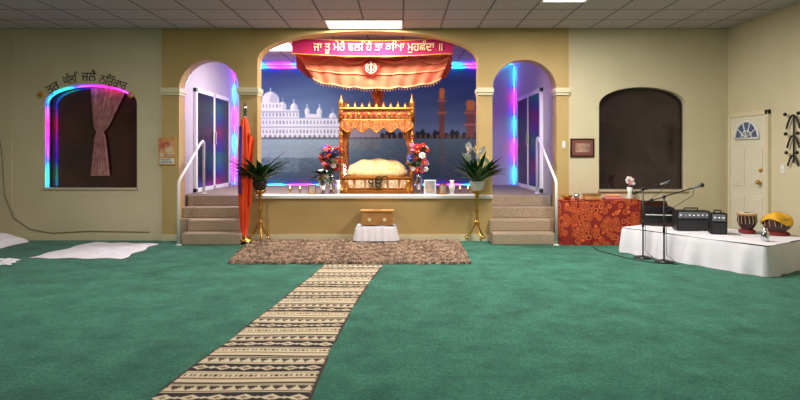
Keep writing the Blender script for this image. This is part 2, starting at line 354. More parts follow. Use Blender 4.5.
for yy in (104.5,113,121,130): paint(R_(258,341,yy,yy+3.4)&(np.abs(((px*.3)%1)-.5)<.17)&((py>119)|(px<300))&((py>110)|((px>262)&(px<282))),(100,106,140),.85)
for yy in (111.5,118,127): paint(R_(256,342 if yy>115 else 300,yy,yy+1.0),SH)
paint(R_(256,345,135.5,139)&(np.sin(px*1.3)>.2),(70,74,86),.7)
paint(R_(256,345,140,158),(194,208,214),.42); paint(R_(256,300,150,172)&(rp>-3),(170,186,196),.3); paint(R_(345,380,140,150)&(rp>-3),(190,160,120),.3)
for cx,w,y0 in ((440,2.6,92),(468,4.2,104)):
    paint(R_(cx-w,cx+w,y0,138),(140,84,72)); paint(R_(cx-w*1.6,cx+w*1.6,y0+8,y0+10),(190,120,90)); paint(R_(cx-w*1.6,cx+w*1.6,y0+20,y0+22),(190,120,90)); paint(E_(cx,y0,w*1.1,4),(225,130,70)); paint(R_(cx-w,cx+w,y0+3,y0+7),(240,145,60),.8)
    paint(R_(cx-w,cx+w,141,165)&(rp>-4),(130,86,72),.4)
for _ in range(2):
    P_=np.pad(C,((1,1),(1,1),(0,0)),'edge'); C=(P_[:-2,1:-1]+P_[2:,1:-1]+P_[1:-1,:-2]+P_[1:-1,2:]+2*C)/6
C=np.clip(C,0,255)
mur=vcol_mat('printed_mural_glow',.6,.2)  # print is no lamp; faint emission added to keep it visible
vgrid('temple_mural',np.stack([x3.ravel(),np.full(x3.size,SB-.02),z3.ravel()],1),C.reshape(-1,3),nu,nv,mur)
# ---------------------------------------------------------------- banner & canopy
bm_=m('banner_magenta',(200,18,96),.7,noise=(3,(176,12,80))); by=9.55
gl=m('banner_lettering',(250,220,160),.6,emit=.1)
b=B('gurmukhi_banner')
xa,xb=X(292,by),X(453,by)
zt_=lambda u:Z(37.5,by)-.05*math.sin(math.pi*u); 
b.surf(lambda u,v:(xa+(xb-xa)*u,by+.01*math.sin(u*17),zt_(u)-.29*v+.008*math.sin(u*30)*v),60,6,bm_)
for v in (.03,.95):
    b.tube([(xa+(xb-xa)*i/40,by-.012,zt_(i/40)-.29*v) for i in range(41)],.008,yel,5)
b.tube([(xa,by,zt_(0)),(xa-.35,by,zt_(0)+.1)],.004,white,4); b.tube([(xb,by,zt_(1)),(xb+.3,by,zt_(1)+.1)],.004,white,4)
ban=b.done(False)
tx=text("ਜਾ ਤੂ ਮੇਰੈ ਵਲਿ ਹੈ ਤਾ ਕਿਆ ਮੁਹਛੰਦਾ ॥",.2,((xa+xb)/2+.1,by-.022,zt_(.5)-.12),(math.pi/2,0,0),gl,ban,'lettering')
bpy.context.view_layer.update()
if tx.dimensions.x>0: sc=(xb-xa)*.8/tx.dimensions.x; tx.scale=(sc,min(1.0,sc*1.3) if sc<1 else 1.0,1)
can=m('canopy_red_cloth',(240,130,88),.75,noise=(4,(226,106,74)),bump=(20,.2)); cano=m('canopy_orange_trim',(250,175,120),.7)
b=B('canopy_cloth'); cy=9.85
def cfn(u,v):
    zt=Z(52,cy); xt=X(296,cy)+(X(452,cy)-X(296,cy))*u; xbm=X(313,cy)+(X(441,cy)-X(313,cy))*u
    sag=Z(78,cy)-.17*math.sin(math.pi*u)**.6-.02*abs(math.sin(u*math.pi*6)); vv=v
    return (xt+(xbm-xt)*vv,cy-.03*math.sin(math.pi*v)+.025*math.sin(u*60+v*3)*v,zt+(sag-zt)*vv)
b.surf(cfn,120,16,can)
b.tube([tuple(Vector(cfn(i/100,1))+Vector((0,-.01,0))) for i in range(101)],.016,cano,6)
b.tube([tuple(Vector(cfn(i/100,.62))+Vector((0,-.02,0))) for i in range(101)],.012,cano,6)
for i in range(44):
    p=Vector(cfn((i+.5)/44,1)); b.tube([tuple(p),tuple(p-Vector((0,0,.05)))],[.006,.011],cano,5)
for q in range(4):
    def sw(u,v,q=q):
        uu=(q+u)/4; p=Vector(cfn(uu,.0)); return (p.x,cy-.06-.03*math.sin(v*9),p.z-.02-(.05+.16*math.sin(math.pi*u))*v)
    b.surf(sw,16,8,can)
def rf(u,v):
    x=X(296,cy)+(X(452,cy)-X(296,cy))*u; return (x,cy+1.5*v,Z(52,cy)-.25*math.sin(math.pi*u)*math.sin(math.pi*v)+.02)
b.surf(rf,24,16,can)
for u in (0,1):
    b.surf(lambda w,v,u=u:(rf(u,w)[0],rf(u,w)[1],rf(u,w)[2]-.28*v-.02*abs(math.sin(w*20))*v),40,4,can)
    for v in (0,1): p=rf(u,v); b.tube([p,(p[0]+(.1 if u else -.1),p[1],3.445)],.005,white,4)
b.surf(lambda u,v:(rf(u,1)[0],rf(u,1)[1],rf(u,1)[2]-.28*v),40,4,can)
ca=b.done(False)
def khanda(b,c,s,mt):
    x,y,z=c; n=24
    b.tube([(x+s*.5*math.cos(2*math.pi*i/n),y,z+s*.5*math.sin(2*math.pi*i/n)) for i in range(n+1)],s*.06,mt,6)
    b.add([(x,y-.01,z+s),(x+s*.14,y-.01,z+s*.75),(x+s*.08,y-.01,z-s*.7),(x,y-.01,z-s*.95),(x-s*.08,y-.01,z-s*.7),(x-s*.14,y-.01,z+s*.75)],[(0,1,2,3,4,5)],mt)
    for g in (-1,1):
        pts=[];rs=[]
        for i in range(13):
            a=math.radians(70-150*i/12); pts.append((x+g*(s*.8*math.cos(a)),y,z-s*.05+s*.8*math.sin(a))); rs.append(s*.03+s*.08*math.sin(math.pi*i/12))
        b.tube(pts,rs,mt,6); b.tube([pts[-1],(x-g*s*.2,y,z-s*.98)],s*.05,mt,6)
kg=m('khanda_gold',(255,225,180),.5,emit=.25)
kp=m('khanda_patch',(200,60,50),.7)
b=B('khanda_emblem'); c=(X(371,9.74),9.735,Z(67.5,9.74)); b.lathe(0,0,[(.15,-.004),(.15,.004)],kp,28)
bmesh.ops.rotate(b.bm,verts=b.bm.verts,cent=(0,0,0),matrix=Matrix.Rotation(math.pi/2,3,'X')); bmesh.ops.translate(b.bm,verts=b.bm.verts,vec=(c[0],c[1]+.012,c[2]))
khanda(b,c,.115,kg); o=b.done(); o.parent=ca
# ---------------------------------------------------------------- palki (throne)
b=B('palki_throne'); pc=X(376.5,9.95); hw=.63; y0,y1=9.95,11.05
mar=m('maroon_enamel',(190,50,35),.4)
b.box(pc-hw-.03,pc+hw+.03,y0-.03,y1+.03,ST+.001,ST+.07,gold,.01)
b.box(pc-hw+.03,pc+hw-.03,y0+.02,y1-.02,ST+.07,.98,peach,.02)
pp=m('palki_front_panel',(238,222,192),.5,.0,noise=(22,(205,150,84)))
for i in range(6):
    xx=pc-.6+i*.2; b.box(xx+.01,xx+.19,y0-.01,y0+.02,ST+.09,.96,pp,.008)
b.box(pc-hw,pc+hw,y0-.02,y0+.05,.97,1.01,gold,.01)
for xx in (pc-hw,pc+hw):
    for yy in (y0+.03,y1-.03):
        P=[(.06,ST+.07),(.06,.8),(.04,.83),(.055,.9),(.035,.97),(.045,1.05)]
        z=1.05
        while z<1.9: P+=[(.042,z+.02),(.03,z+.05),(.032,z+.1),(.042,z+.13)]; z+=.14
        P+=[(.055,1.98),(.055,2.2),(.035,2.24),(.06,2.3),(.05,2.35),(.02,2.4),(.014,2.47),(.001,2.5)]
        b.lathe(xx,yy,P,gold,12)
        z=1.14
        while z<1.9: b.sph((xx,yy,z),(.044,.044,.022),mar,8); z+=.14
for ya,yb,xa_,xb_ in ((y0,y0+.04,pc-hw,pc+hw),(y1-.04,y1,pc-hw,pc+hw),(y0,y1,pc-hw,pc-hw+.04),(y0,y1,pc+hw-.04,pc+hw)):
    b.box(xa_,xb_,ya,yb,2.02,2.2,brocade); 
b.box(pc-hw-.04,pc+hw+.04,y0-.04,y1+.04,2.2,2.235,gold,.01); b.box(pc-hw-.02,pc+hw+.02,y0-.02,y0+.06,2.0,2.025,gold,.006)
b.surf(lambda u,v:(pc-hw+2*hw*u,y0-.03+.012*math.sin(u*70),2.0-(.1+.09*abs(math.sin(u*math.pi*5)))*v),140,5,brocade)
b.tube([(pc-hw+2*hw*i/98,y0-.04,1.995-(.1+.09*abs(math.sin(i/98*math.pi*5)))) for i in range(99)],.011,gold,5)
for i in range(14): xx=pc-hw+2*hw*(i+.5)/14; b.sph((xx,y0-.045,2.11),(.035,.012,.035),gold if i%2 else mar,8)
for xx in (pc-hw-.01,pc+hw+.01):
    b.surf(lambda u,v,xx=xx:(xx,y0+(y1-y0)*u,2.0-(.07+.07*abs(math.sin(u*math.pi*6)))*v),80,4,brocade)
for i in range(9):
    xx=pc-hw+.12+i*(2*hw-.24)/8; b.lathe(xx,y0,[(.035,2.235),(.04,2.26),(.02,2.29),(.004,2.33+.03*(i%2))],gold,10)
b.lathe(pc,(y0+y1)/2,[(.24,2.235),(.24,2.27),(.1,2.33),(.08,2.4),(.11,2.46),(.13,2.52),(.12,2.58),(.07,2.65),(.035,2.7),(.05,2.73),(.02,2.77),(.012,2.83),(.001,2.87)],brocade,28,(12,.03))
for g in (-1,1):
    def cu_(u,v,g=g):
        w=np.interp(v,[0,.55,.62,1],[.2,.06,.035,.09]); return (pc+g*(hw-.03)-g*w*u*1.0,y0+.05+.015*math.sin(u*25),1.98-.75*v)
    b.surf(cu_,24,16,brocade)
def bed(u,v):
    x=pc-.54+1.08*u; yy=y0+.06+.8*v; e=(math.sin(math.pi*u)**.22)
    h=.99+.33*e*math.sin(math.pi*min(1,v*1.0+.02))**.4
    return (x,yy,max(.985,h+.012*math.sin(u*22+v*5)+.01*math.sin(v*25)))
b.surf(bed,48,30,peach)
b.tube([(pc-.5+.1*i,y0+.06+.012*math.sin(i*2.0),1.06) for i in range(11)],[.03]+[.07]*9+[.03],peach,14)
for g in (-1,1): b.tube([(pc+g*.49,y0+.15+.12*i,1.07) for i in range(7)],[.03]+[.07]*5+[.03],peach,12)
b.tube([(pc-.52+.052*i,y0+.0,.985-.02*math.sin(i*math.pi/4)**2) for i in range(21)],.014,mar,6)
for g in (-1,1):
    b.tube([(pc+g*hw,y0+.05,1.3),(pc+g*hw,y1-.05,1.3)],.016,chrome,8)
    for i in range(8): yy=y0+.12+i*.12; b.tube([(pc+g*hw,yy,1.0),(pc+g*hw,yy,1.3)],.009,chrome,6)
pal=b.done(False)
ko=m('ik_onkar_metal',(25,20,18),.4,.2)
text("ੴ",.24,(pc+.02,y0-.05,.89),(math.pi/2,0,0),ko,pal,'ik_onkar',.01)
# ---------------------------------------------------------------- bouquets in vases
def bouquet(px_,d,zt0,cols,h,rw):
    b=B('flower_vase'); x=X(px_,d); b.lathe(x,d,[(.05,ST+.001),(.055,ST+.02),(.03,ST+.06),(.07,ST+.16),(.075,ST+.22),(.04,ST+.3),(.055,ST+.34)],chrome,18)
    n=40
    for i in range(n):
        a=random.random()*2*math.pi; rr0=rw*math.sqrt(random.random()); z=zt0+h*random.random(); rr0*=1-.5*abs((z-zt0)/h-.5)
        p=(x+rr0*math.cos(a),d+rr0*math.sin(a)*.7,z); b.flower(p,random.uniform(.045,.068),random.choice(cols),yel)
        if i%3==0: b.tube([(x,d,ST+.32),p],.004,green,4)
    for i in range(36): b.leaf((x,d,zt0+h*random.random()*.7),random.random()*6.28,.26,.035,random.uniform(0,1),.3,green)
    b.done()
bouquet(331,9.72,1.15,[red,red,pw,pink,blue,red],.42,.17)
bouquet(419,9.72,1.12,[red,red,pink,red,red,pw,blue],.46,.18)
bouquet(323,9.5,.98,[pw,pink,pw],.14,.08)
def frame(px_,d,w,h,mt,pic,z=ST+.037,name='photo_frame'):
    b=B(name); x=X(px_,d); b.box(x-w/2,x+w/2,d,d+.02,z,z+h,mt,.004); b.box(x-w/2+.02,x+w/2-.02,d-.004,d,z+.02,z+h-.02,pic)
    b.add([(x-.03,d+.02,z+h*.7),(x+.03,d+.02,z+h*.7),(x+.03,d+.08,z),(x-.03,d+.08,z)],[(0,1,2,3)],mt); b.done()
pic1=m('portrait_print',(120,140,170),.4,noise=(14,(210,170,120)))
frame(430,9.3,.2,.24,white,pic1); frame(312,9.3,.13,.16,gold,pic1); frame(443,9.3,.13,.17,gold,pic1)
for pxx,mt in ((346,gold),(408,gold),(452,white),(338,white)):
    b=B('brass_urn' if mt==gold else 'white_vase'); x=X(pxx,9.55); b.lathe(x,9.55,[(.04,ST+.001),(.05,ST+.02),(.02,ST+.05),(.05,ST+.1),(.055,ST+.16),(.03,ST+.22),(.045,ST+.26)],mt,16); b.done()
for pxx in (290,300,460,468):
    b=B('candle_lamp'); x=X(pxx,9.5); b.lathe(x,9.5,[(.035,ST+.001),(.04,ST+.015),(.01,ST+.03),(.01,ST+.08),(.035,ST+.1),(.04,ST+.12)],brass,14); b.sph((x,9.5,ST+.14),(.012,.012,.025),m('lamp_flame',(255,200,120),.5,emit=4)); b.done()
# ---------------------------------------------------------------- plants on brass stands
def stand_plant(px_,lily,name):
    d=8.96; x=X(px_,d); b=B(name); z0=.05
    for k in range(3):
        a=math.pi/2*3+k*2*math.pi/3+.3
        pts=[(x+r_*math.cos(a),d+r_*math.sin(a)*.6,z) for r_,z in ((.17,z0+.012),(.19,z0+.04),(.14,z0+.07),(.08,z0+.14),(.03,z0+.24),(.018,z0+.3))]
        b.tube(pts,.014,brass,8); b.sph((x+.17*math.cos(a),d+.17*math.sin(a)*.6,z0+.018),.024,brass,8)
    b.lathe(x,d,[(.02,z0+.2),(.045,z0+.26),(.02,z0+.3),(.016,z0+.42),(.04,z0+.46),(.018,z0+.5),(.016,z0+.66),(.04,z0+.7),(.03,z0+.72),(.11,z0+.77),(.115,z0+.79),(.02,z0+.79)],brass,18)
    b.lathe(x,d,[(.07,z0+.79),(.1,z0+.82),(.12,z0+.9),(.125,z0+.93),(.11,z0+.935),(.1,z0+.92),(.02,z0+.91)],m('plant_pot',(50,35,30),.4) if not lily else white,20)
    for i in range(120):
        a=random.random()*6.28; L=random.uniform(.32,.56) if lily else random.uniform(.34,.6)
        rise=random.uniform(.75,1.52)
        if math.sin(a)>.15: rise=max(rise,1.25); L*=.8 if rise>1.35 else .35
        lb=(x+.03*math.cos(a),d-.03+.03*math.sin(a),z0+.9)
        b.leaf(lb,a,L,random.uniform(.03,.05) if lily else random.uniform(.024,.04),rise,random.uniform(.05,.45),green,7)
    for v_ in b.bm.verts: v_.co.y=min(v_.co.y,FY-.06)
    if lily:
        for i in range(9):
            xx=x+random.uniform(-.18,.18); zz=z0+random.uniform(1.25,1.5); b.tube([(x,d,z0+.9),((x+xx)/2,d-.02,zz-.15),(xx,d-.06,zz)],.005,green,5)
            b.leaf((xx,d-.1,zz-.05),random.uniform(3.2,6.2),.15,.05,1.2,.1,pw,5); b.sph((xx,d-.11,zz+.03),(.01,.01,.03),yel,6)
    b.done(False)
stand_plant(260,False,'potted_fern'); stand_plant(477,True,'potted_peace_lily')
b=B('nishan_sahib_flag'); x=X(245,8.84); y=8.84
b.lathe(x,y,[(.12,.05),(.12,.07),(.03,.09),(.025,.12)],brass,20); b.tube([(x,y,.07),(x,y,2.0)],.02,orange,10)
b.lathe(x,y,[(.02,2.0),(.035,2.02),(.02,2.05),(.04,2.1),(.03,2.15),(.002,2.24)],chrome,12,sy=.4)
b.lathe(x-.01,y,[(.03,.12),(.06,.3),(.075,.6),(.09,.95),(.08,1.25),(.085,1.5),(.07,1.8),(.04,1.97)],orange,40,(7,.18))
navy=m('navy_ribbon',(30,60,170),.6); b.tube([(x-.04,y-.09,1.85),(x-.03,y-.11,1.5),(x-.05,y-.12,1.15),(x-.04,y-.13,.8)],.018,navy,6)
b.surf(lambda u,v:(x+.03+.12*u*(1-.4*v),y-.03+.03*math.sin(u*9+v*4),1.8-1.05*v-.15*u),14,20,orange)
b.tube([(x-.05,y+.04,.05),(x-.1,y+.04,1.85)],.012,orange,8); b.done(False)
# ---------------------------------------------------------------- offering box, rug, runner
b=B('cloth_covered_stool'); b.drape((X(357,8.88),8.85),(1,0),(0,1),.6,.26,.285,.045,sheet,.02,.04,16,3); b.done()
b=B('donation_box'); xa_,xb_=X(361,8.88),X(393,8.88)
b.box(xa_,xb_,8.86,9.08,.29,.5,wood,.008); b.box(xa_-.015,xb_+.015,8.845,9.095,.5,.525,wood,.006)
lab=m('box_plate',(240,225,180),.5)
for g in (-1,1): b.box((xa_+xb_)/2+g*.12-.03,(xa_+xb_)/2+g*.12+.03,8.853,8.86,.35,.41,lab,.004)
b.box((xa_+xb_)/2-.07,(xa_+xb_)/2+.07,8.93,8.95,.525,.528,black); b.done()
na,nb=260,150
U,V=np.meshgrid(np.linspace(0,1,na+1),np.linspace(0,1,nb+1),indexing='ij')
xf=-2.23+(.91+2.23)*U; xk=-2.44+(.96+2.44)*U; yy=7.22+(9.12-7.22)*V; xx=xf+(xk-xf)*V
edge=np.minimum.reduce([U,1-U,V,1-V]); xx=xx+np.random.randn(*xx.shape)*.006+.02*np.sin(V*37); y2=np.minimum(yy+np.random.randn(*xx.shape)*.006+.012*np.sin(U*53),9.14)
lump=np.sin(xx*31+np.sin(yy*17)*2)*np.sin(yy*37+np.sin(xx*21)*2)
zz=np.where(edge<.002,.003,.022+.008*lump+np.random.rand(*xx.shape)*.018)
rn=np.random.rand(*xx.shape); tone=np.clip(.5+.4*lump+.8*(rn-.5),0,1)[...,None]
RC=np.array((70,52,44))*(1-tone)+np.array((186,156,130))*tone
rg=vcol_mat('shag_pile',1.0)
vgrid('shag_rug',np.stack([xx.ravel(),y2.ravel(),zz.ravel()],1),RC.reshape(-1,3),na,nb,rg)
ds=np.array([7.25,5.49,4.49,3.27]); lx=np.polyfit(ds,[-.971,-1.175,-1.30,-1.485],2); rx=np.polyfit(ds,[-.194,-.40,-.48,-.52],2)
na,nb=72,560
U,V=np.meshgrid(np.linspace(0,1,na+1),np.linspace(0,1,nb+1),indexing='ij')
dd=7.2-(7.2-2.2)*V; xl=np.polyval(lx,dd); xr=np.polyval(rx,dd); xx=xl+(xr-xl)*U
sx=(7.2-dd)*1.0; P=.46; ph=(sx%P)/P
beige=np.array((208,192,160)); brn=np.array((64,44,34)); mid=np.array((138,106,78)); blk=np.array((38,28,28))
col=np.ones(U.shape+(3,))*beige
tri=lambda f,q=0:np.abs(((U*f+q)%1)-.5)*2
def pb(mask,c):
    global col
    col=np.where(mask[...,None],c,col)
pb((ph>.0)&(ph<.06),brn); pb((ph>.08)&(ph<.11),brn)
pb((ph>.13)&(ph<.26)&(tri(12)>(ph-.13)/.13),brn)
pb((ph>.28)&(ph<.31),mid)
pb((ph>.34)&(ph<.64),blk)
pb((ph>.38)&(ph<.60)&(tri(6)+np.abs(ph-.49)/.11<.8),beige); pb((ph>.38)&(ph<.60)&(tri(6)+np.abs(ph-.49)/.11<.4),mid)
pb((ph>.38)&(ph<.60)&(tri(6,.5)+np.abs(ph-.49)/.11<.4),beige)
pb((ph>.67)&(ph<.70),mid)
pb((ph>.74)&(ph<.81)&(((U*28)%1)<.5),brn); pb((ph>.86)&(ph<.90),mid)
pb((U<.018)|(U>.982),brn)
zz=.006+.003*np.sin(U*5+V*30)+np.where((U<.02)|(U>.98),-.004,0)
vgrid('patterned_runner_rug',np.stack([xx.ravel(),dd.ravel(),zz.ravel()],1),col.reshape(-1,3),na,nb,vcol_mat('runner_weave',.95))
def fsheet(name,corn,amp=.012):
    b=B(name); c=[Vector((X(px_,812/(py_-HY)),812/(py_-HY),0)) for px_,py_ in corn]
    def f(u,v):
        p=c[0].lerp(c[1],u).lerp(c[3].lerp(c[2],u),v); e=min(u,1-u,v,1-v)
        return (p.x+.03*math.sin(v*14),min(p.y+.03*math.sin(u*17),D-.03),.004+amp*(1+math.sin(u*19+v*7)*math.sin(v*13-u*5))*min(1,e*8)+amp*.5*abs(math.sin(u*47)))
    b.surf(f,70,36,sheet); b.done()
fsheet('floor_sheet',[(26,258.5),(122,259),(158,244),(92,242.5)],.008)
fsheet('floor_sheet',[(-30,268),(10,265),(20,260),(-20,259)],.012)
b=B('covered_bundle'); x=X(-2,8.6)
b.surf(lambda u,v:(x-.5+.72*u,8.2+.8*v,.005+.19*(math.sin(math.pi*u)**.35)*(math.sin(math.pi*v)**.4)+.012*math.sin(u*21)*math.sin(math.pi*v)),30,24,sheet); b.done()
# ---------------------------------------------------------------- orange cloth table
pat=bpy.data.materials.new('paisley_cloth'); pat.use_nodes=True; nt=pat.node_tree; bs=nt.nodes['Principled BSDF']; bs.inputs['Roughness'].default_value=.8
tc=nt.nodes.new('ShaderNodeTexCoord'); vo=nt.nodes.new('ShaderNodeTexVoronoi'); vo.inputs['Scale'].default_value=11; nt.links.new(tc.outputs['Object'],vo.inputs['Vector'])
r=nt.nodes.new('ShaderNodeValToRGB'); r.color_ramp.interpolation='CONSTANT'; e=r.color_ramp.elements; e[0].color=lin((235,130,55)); e[1].position=.16; e[1].color=lin((80,14,16))
for p_,c_ in ((.24,(228,90,38)),(.36,(100,22,18)),(.46,(228,108,48)),(.56,(140,32,22))): q=e.new(p_); q.color=lin(c_)
nt.links.new(vo.outputs['Distance'],r.inputs['Fac']); nt.links.new(r.outputs['Color'],bs.inputs['Base Color'])
b=B('cloth_covered_table'); tz=.69; tx0,tx1=X(561.5,8.8),X(643,8.8); b.drape((tx0,8.74),(1,0),(0,1),tx1-tx0,.38,tz,.0,pat,.016,.02,22,5); b.done()
def T(px_): return X(px_,8.9)
b=B('brass_bowl'); b.lathe(T(567),8.9,[(.03,tz+.004),(.07,tz+.04),(.09,tz+.07),(.08,tz+.07),(.03,tz+.03)],brass); b.done()
b=B('steel_tumbler'); b.lathe(T(576),8.86,[(.03,tz+.004),(.04,tz+.1),(.036,tz+.1),(.026,tz+.02)],chrome); b.done()
b=B('wooden_box'); b.box(T(584),T(599),8.82,8.98,tz+.006,tz+.08,wood,.008); b.box(T(584)-.01,T(599)+.01,8.81,8.99,tz+.08,tz+.1,dwood,.006); b.done()
b=B('folded_cloth'); b.box(T(604),T(622),8.8,9.0,tz+.006,tz+.05,m('cloth_pink',(205,120,120),.8),.015); b.box(T(606),T(620),8.82,8.98,tz+.05,tz+.08,yel,.012); b.done()
b=B('glass_vase'); b.lathe(T(631),8.95,[(.04,tz+.004),(.05,tz+.03),(.03,tz+.12),(.045,tz+.2),(.04,tz+.2)],white,16)
for i in range(12): a=random.random()*6.28; q=(T(631)+.08*math.cos(a)*random.random(),8.93+.05*math.sin(a),tz+.24+.12*random.random()); b.flower(q,.03,random.choice([red,pw,pink]),yel); b.tube([(T(631),8.95,tz+.15),q],.003,green,4)
b.done()
# ---------------------------------------------------------------- musicians' platform
A=Vector((3.22,8.12,0)); Bp=Vector((4.25,6.5,0)); e1=(Bp-A).normalized(); L1=(Bp-A).length; e2=Vector((-e1.y,e1.x,0))
pz=.36
b=B('sheet_covered_platform'); b.drape(A[:2],e1[:2],e2[:2],L1,1.22,pz,0,sheet,.03,.03,18,9); b.done()
def onp(px_,py_):
    d=(EYE-pz)*F/(py_-HY); return X(px_,d),d
pt=pz+.006
grey=m('grey_plastic',(120,124,132),.4)
def amp(name,px_,py_,w,dp,h,rot,kind):
    x,y=onp(px_,py_); y+=dp/2; b=B(name)
    b.box(x-w/2,x+w/2,y-dp/2,y+dp/2,pt,pt+h,black,.012,rot,(x,y,0)); 
    R=Matrix.Rotation(rot,3,'Z')
    def loc(a,c,z): v=R@Vector((a,c,0)); return (x+v.x,y+v.y,z)
    if kind=='harm':
        b.box(x-w/2-.01,x+w/2+.01,y-dp/2-.01,y+dp/2+.01,pt,pt+.04,dwood,.008,rot,(x,y,0))
        b.box(x-w/2+.02,x+w/2-.02,y-dp/2-.02,y-dp/2+.1,pt+h*.55,pt+h*.62,white,.003,rot,(x,y,0))
        for i in range(12):
            if i%7 in (2,6): continue
            q=x-w/2+.05+i*(w-.1)/11; b.box(q-.006,q+.006,y-dp/2-.015,y-dp/2+.04,pt+h*.62,pt+h*.66,black,0,rot,(x,y,0))
        for i in range(5): b.box(x-w/2+.03,x+w/2-.03,y+dp/2+.005+i*.02,y+dp/2+.015+i*.02,pt+.03,pt+h*1.1+i*.01,dwood,0,rot,(x,y,0))
    else:
        b.box(x-w/2+.02,x+w/2-.02,y-dp/2-.006,y-dp/2+.002,pt+h*.62,pt+h*.95,grey,.002,rot,(x,y,0))
        n=max(3,int(w/.06))
        for i in range(n): p0=loc(-w/2+.05+i*(w-.1)/(n-1),-dp/2-.006,pt+h*.78); p1=loc(-w/2+.05+i*(w-.1)/(n-1),-dp/2-.03,pt+h*.78); b.tube([p0,p1],.013,chrome if i%2 else white,8)
        mesh_=m('speaker_grille',(38,38,42),.6,bump=(200,.6)); b.box(x-w/2+.02,x+w/2-.02,y-dp/2-.006,y-dp/2+.002,pt+h*.05,pt+h*.56,mesh_,.002,rot,(x,y,0))
        b.tube([loc(-w*.2,0,pt+h),loc(-w*.2,0,pt+h+.03),loc(w*.2,0,pt+h+.03),loc(w*.2,0,pt+h)],.01,black,6)
    b.done()
amp('harmonium',661,226,.42,.25,.27,-.2,'harm'); amp('audio_mixer_amp',695,231,.44,.22,.27,-.15,'amp'); amp('small_speaker',721,235,.2,.16,.28,-.3,'amp')
x,y=onp(736,233)
b=B('brass_lota'); b.lathe(x-.12,y+.25,[(.04,pt),(.07,pt+.05),(.06,pt+.1),(.03,pt+.13),(.05,pt+.16)],brass); b.done()
skin=m('drum_skin',(215,200,170),.6); skb=m('drum_spot',(20,18,18),.5); ring=m('drum_ring',(120,25,25),.8)
def tabla(name,px_,py_,r,h,body,cover):
    x,y=onp(px_,py_); b=B(name)
    b.lathe(x,y,[(r*.9,pt),(r*.95,pt+.02),(r*.85,pt+.04)],ring,20)
    b.lathe(x,y,[(r*.5,pt+.03),(r*.95,pt+.04+h*.3),(r*1.1,pt+.04+h*.55),(r,pt+.04+h*.9),(r*.95,pt+.04+h)],body,24)
    z=pt+.04+h
    b.tube([(x+r*math.cos(i*math.pi/12),y+r*math.sin(i*math.pi/12),z-.015) for i in range(25)],.014,wood,6)
    b.lathe(x,y,[(r*.93,z),(r*.9,z+.006)],skin,24); b.lathe(x,y,[(r*.35,z+.006),(r*.3,z+.01)],skb,16)
    for i in range(16):
        a=i*math.pi/8; b.tube([(x+r*1.02*math.cos(a),y+r*1.02*math.sin(a),z-.02),(x+r*1.12*math.cos(a+.1),y+r*1.12*math.sin(a+.1),pt+.04+h*.5),(x+r*.7*math.cos(a),y+r*.7*math.sin(a),pt+.06+h*.08)],.004,skin,4)
    if cover:
        yc_=m('yellow_cloth',(235,180,30),.7,noise=(5,(212,155,20)))
        b.surf(lambda u,v:(x+(r*1.18*math.sin(v*1.5))*math.cos(u*2*math.pi)*(1+.06*math.sin(u*40)*v),y+(r*1.18*math.sin(v*1.5))*math.sin(u*2*math.pi)*(1+.06*math.sin(u*40)*v),z+.05+.02*math.sin(u*12.56)-(.11+.03*math.sin(u*18.8))*v**3),48,10,yc_)
    b.done(False)
tabla('tabla_drum',747,233,.11,.22,dwood,False); tabla('bayan_drum',777,235,.155,.19,dwood,True)
b=B('steel_thermos'); x,y=onp(765,241); b.lathe(x,y,[(.04,pt),(.045,pt+.01),(.045,pt+.1),(.03,pt+.12),(.03,pt+.15),(.001,pt+.155)],chrome); b.done()
def mic(name,bx,by_,h,boom):
    b=B(name); b.lathe(bx,by_,[(.12,0.002),(.12,.015),(.04,.03),(.015,.04)],black,24); b.tube([(bx,by_,.03),(bx,by_,h)],.011,black,8); b.tube([(bx,by_,h*.45),(bx,by_,h*.55)],.017,black,8); b.sph((bx,by_,h),.024,black,8)
    p0,p1=Vector(boom[0]),Vector(boom[1]); b.tube([p0,p1],.008,black,8); dr=(p1-p0).normalized()
    b.tube([p1-dr*.02,p1+dr*.12],[.012,.019],grey,10); b.sph(p1+dr*.145,.03,black,10); b.tube([p0,p0-dr*.05],.02,black,8)
    b.tube([p1,p1+Vector((0,0,-.1)),(bx+.03,by_,h-.2),(bx+.03,by_,.1),(bx+.1,by_-.15,.01)],.004,black,5)
    b.done()
mic('microphone_stand',X(643,7.66),7.66,.95,((X(637,7.66),7.66,.9),(X(664,7.7),7.78,1.0)))
mic('microphone_stand',X(664,7.38),7.38,.86,((X(652,7.36),7.34,.82),(X(698,7.38),7.5,.97)))
b=B('floor_cable'); b.tube([(X(664,7.38)+.1,7.2,.006),(3.3,7.3,.006),(3.1,7.6,.006),(2.9,8.2,.006),(2.95,8.6,.006)],.006,black,5); b.done()
# ---------------------------------------------------------------- wall decor
def wframe(name,x0,x1,z0,z1,y,fm,pm,mat_=None):
    b=B(name); b.box(x0,x1,y-.03,y-.001,z0,z1,fm,.006); w=.03
    if mat_: b.box(x0+w,x1-w,y-.033,y-.03,z0+w,z1-w,mat_); w+=.05
    b.box(x0+w,x1-w,y-.036,y-.033,z0+w,z1-w,pm); b.done()
wframe('picture_frame',X(570),X(594),Z(157),Z(138.5),D,dwood,m('print_grey',(110,90,90),.3,noise=(9,(190,150,130))),m('mat_maroon',(120,70,60),.6))
b=B('wall_poster'); pgm=m('poster_border',(200,140,60),.6); x0,x1,z0,z1=X(160),X(177),Z(165),Z(138)
b.box(x0,x1,FY-.02,FY-.001,z0,z1,pgm,.004); b.box(x0+.02,x1-.02,FY-.024,FY-.02,z0+.13,z1-.03,m('poster_print',(190,90,60),.5,noise=(10,(220,200,160)))); b.box(x0+.02,x1-.02,FY-.024,FY-.02,z0+.02,z0+.11,white)
for i in range(3): b.box(x0+.035,x1-.04-.02*i,FY-.027,FY-.024,z0+.035+.025*i,z0+.043+.025*i,black)
b.done()
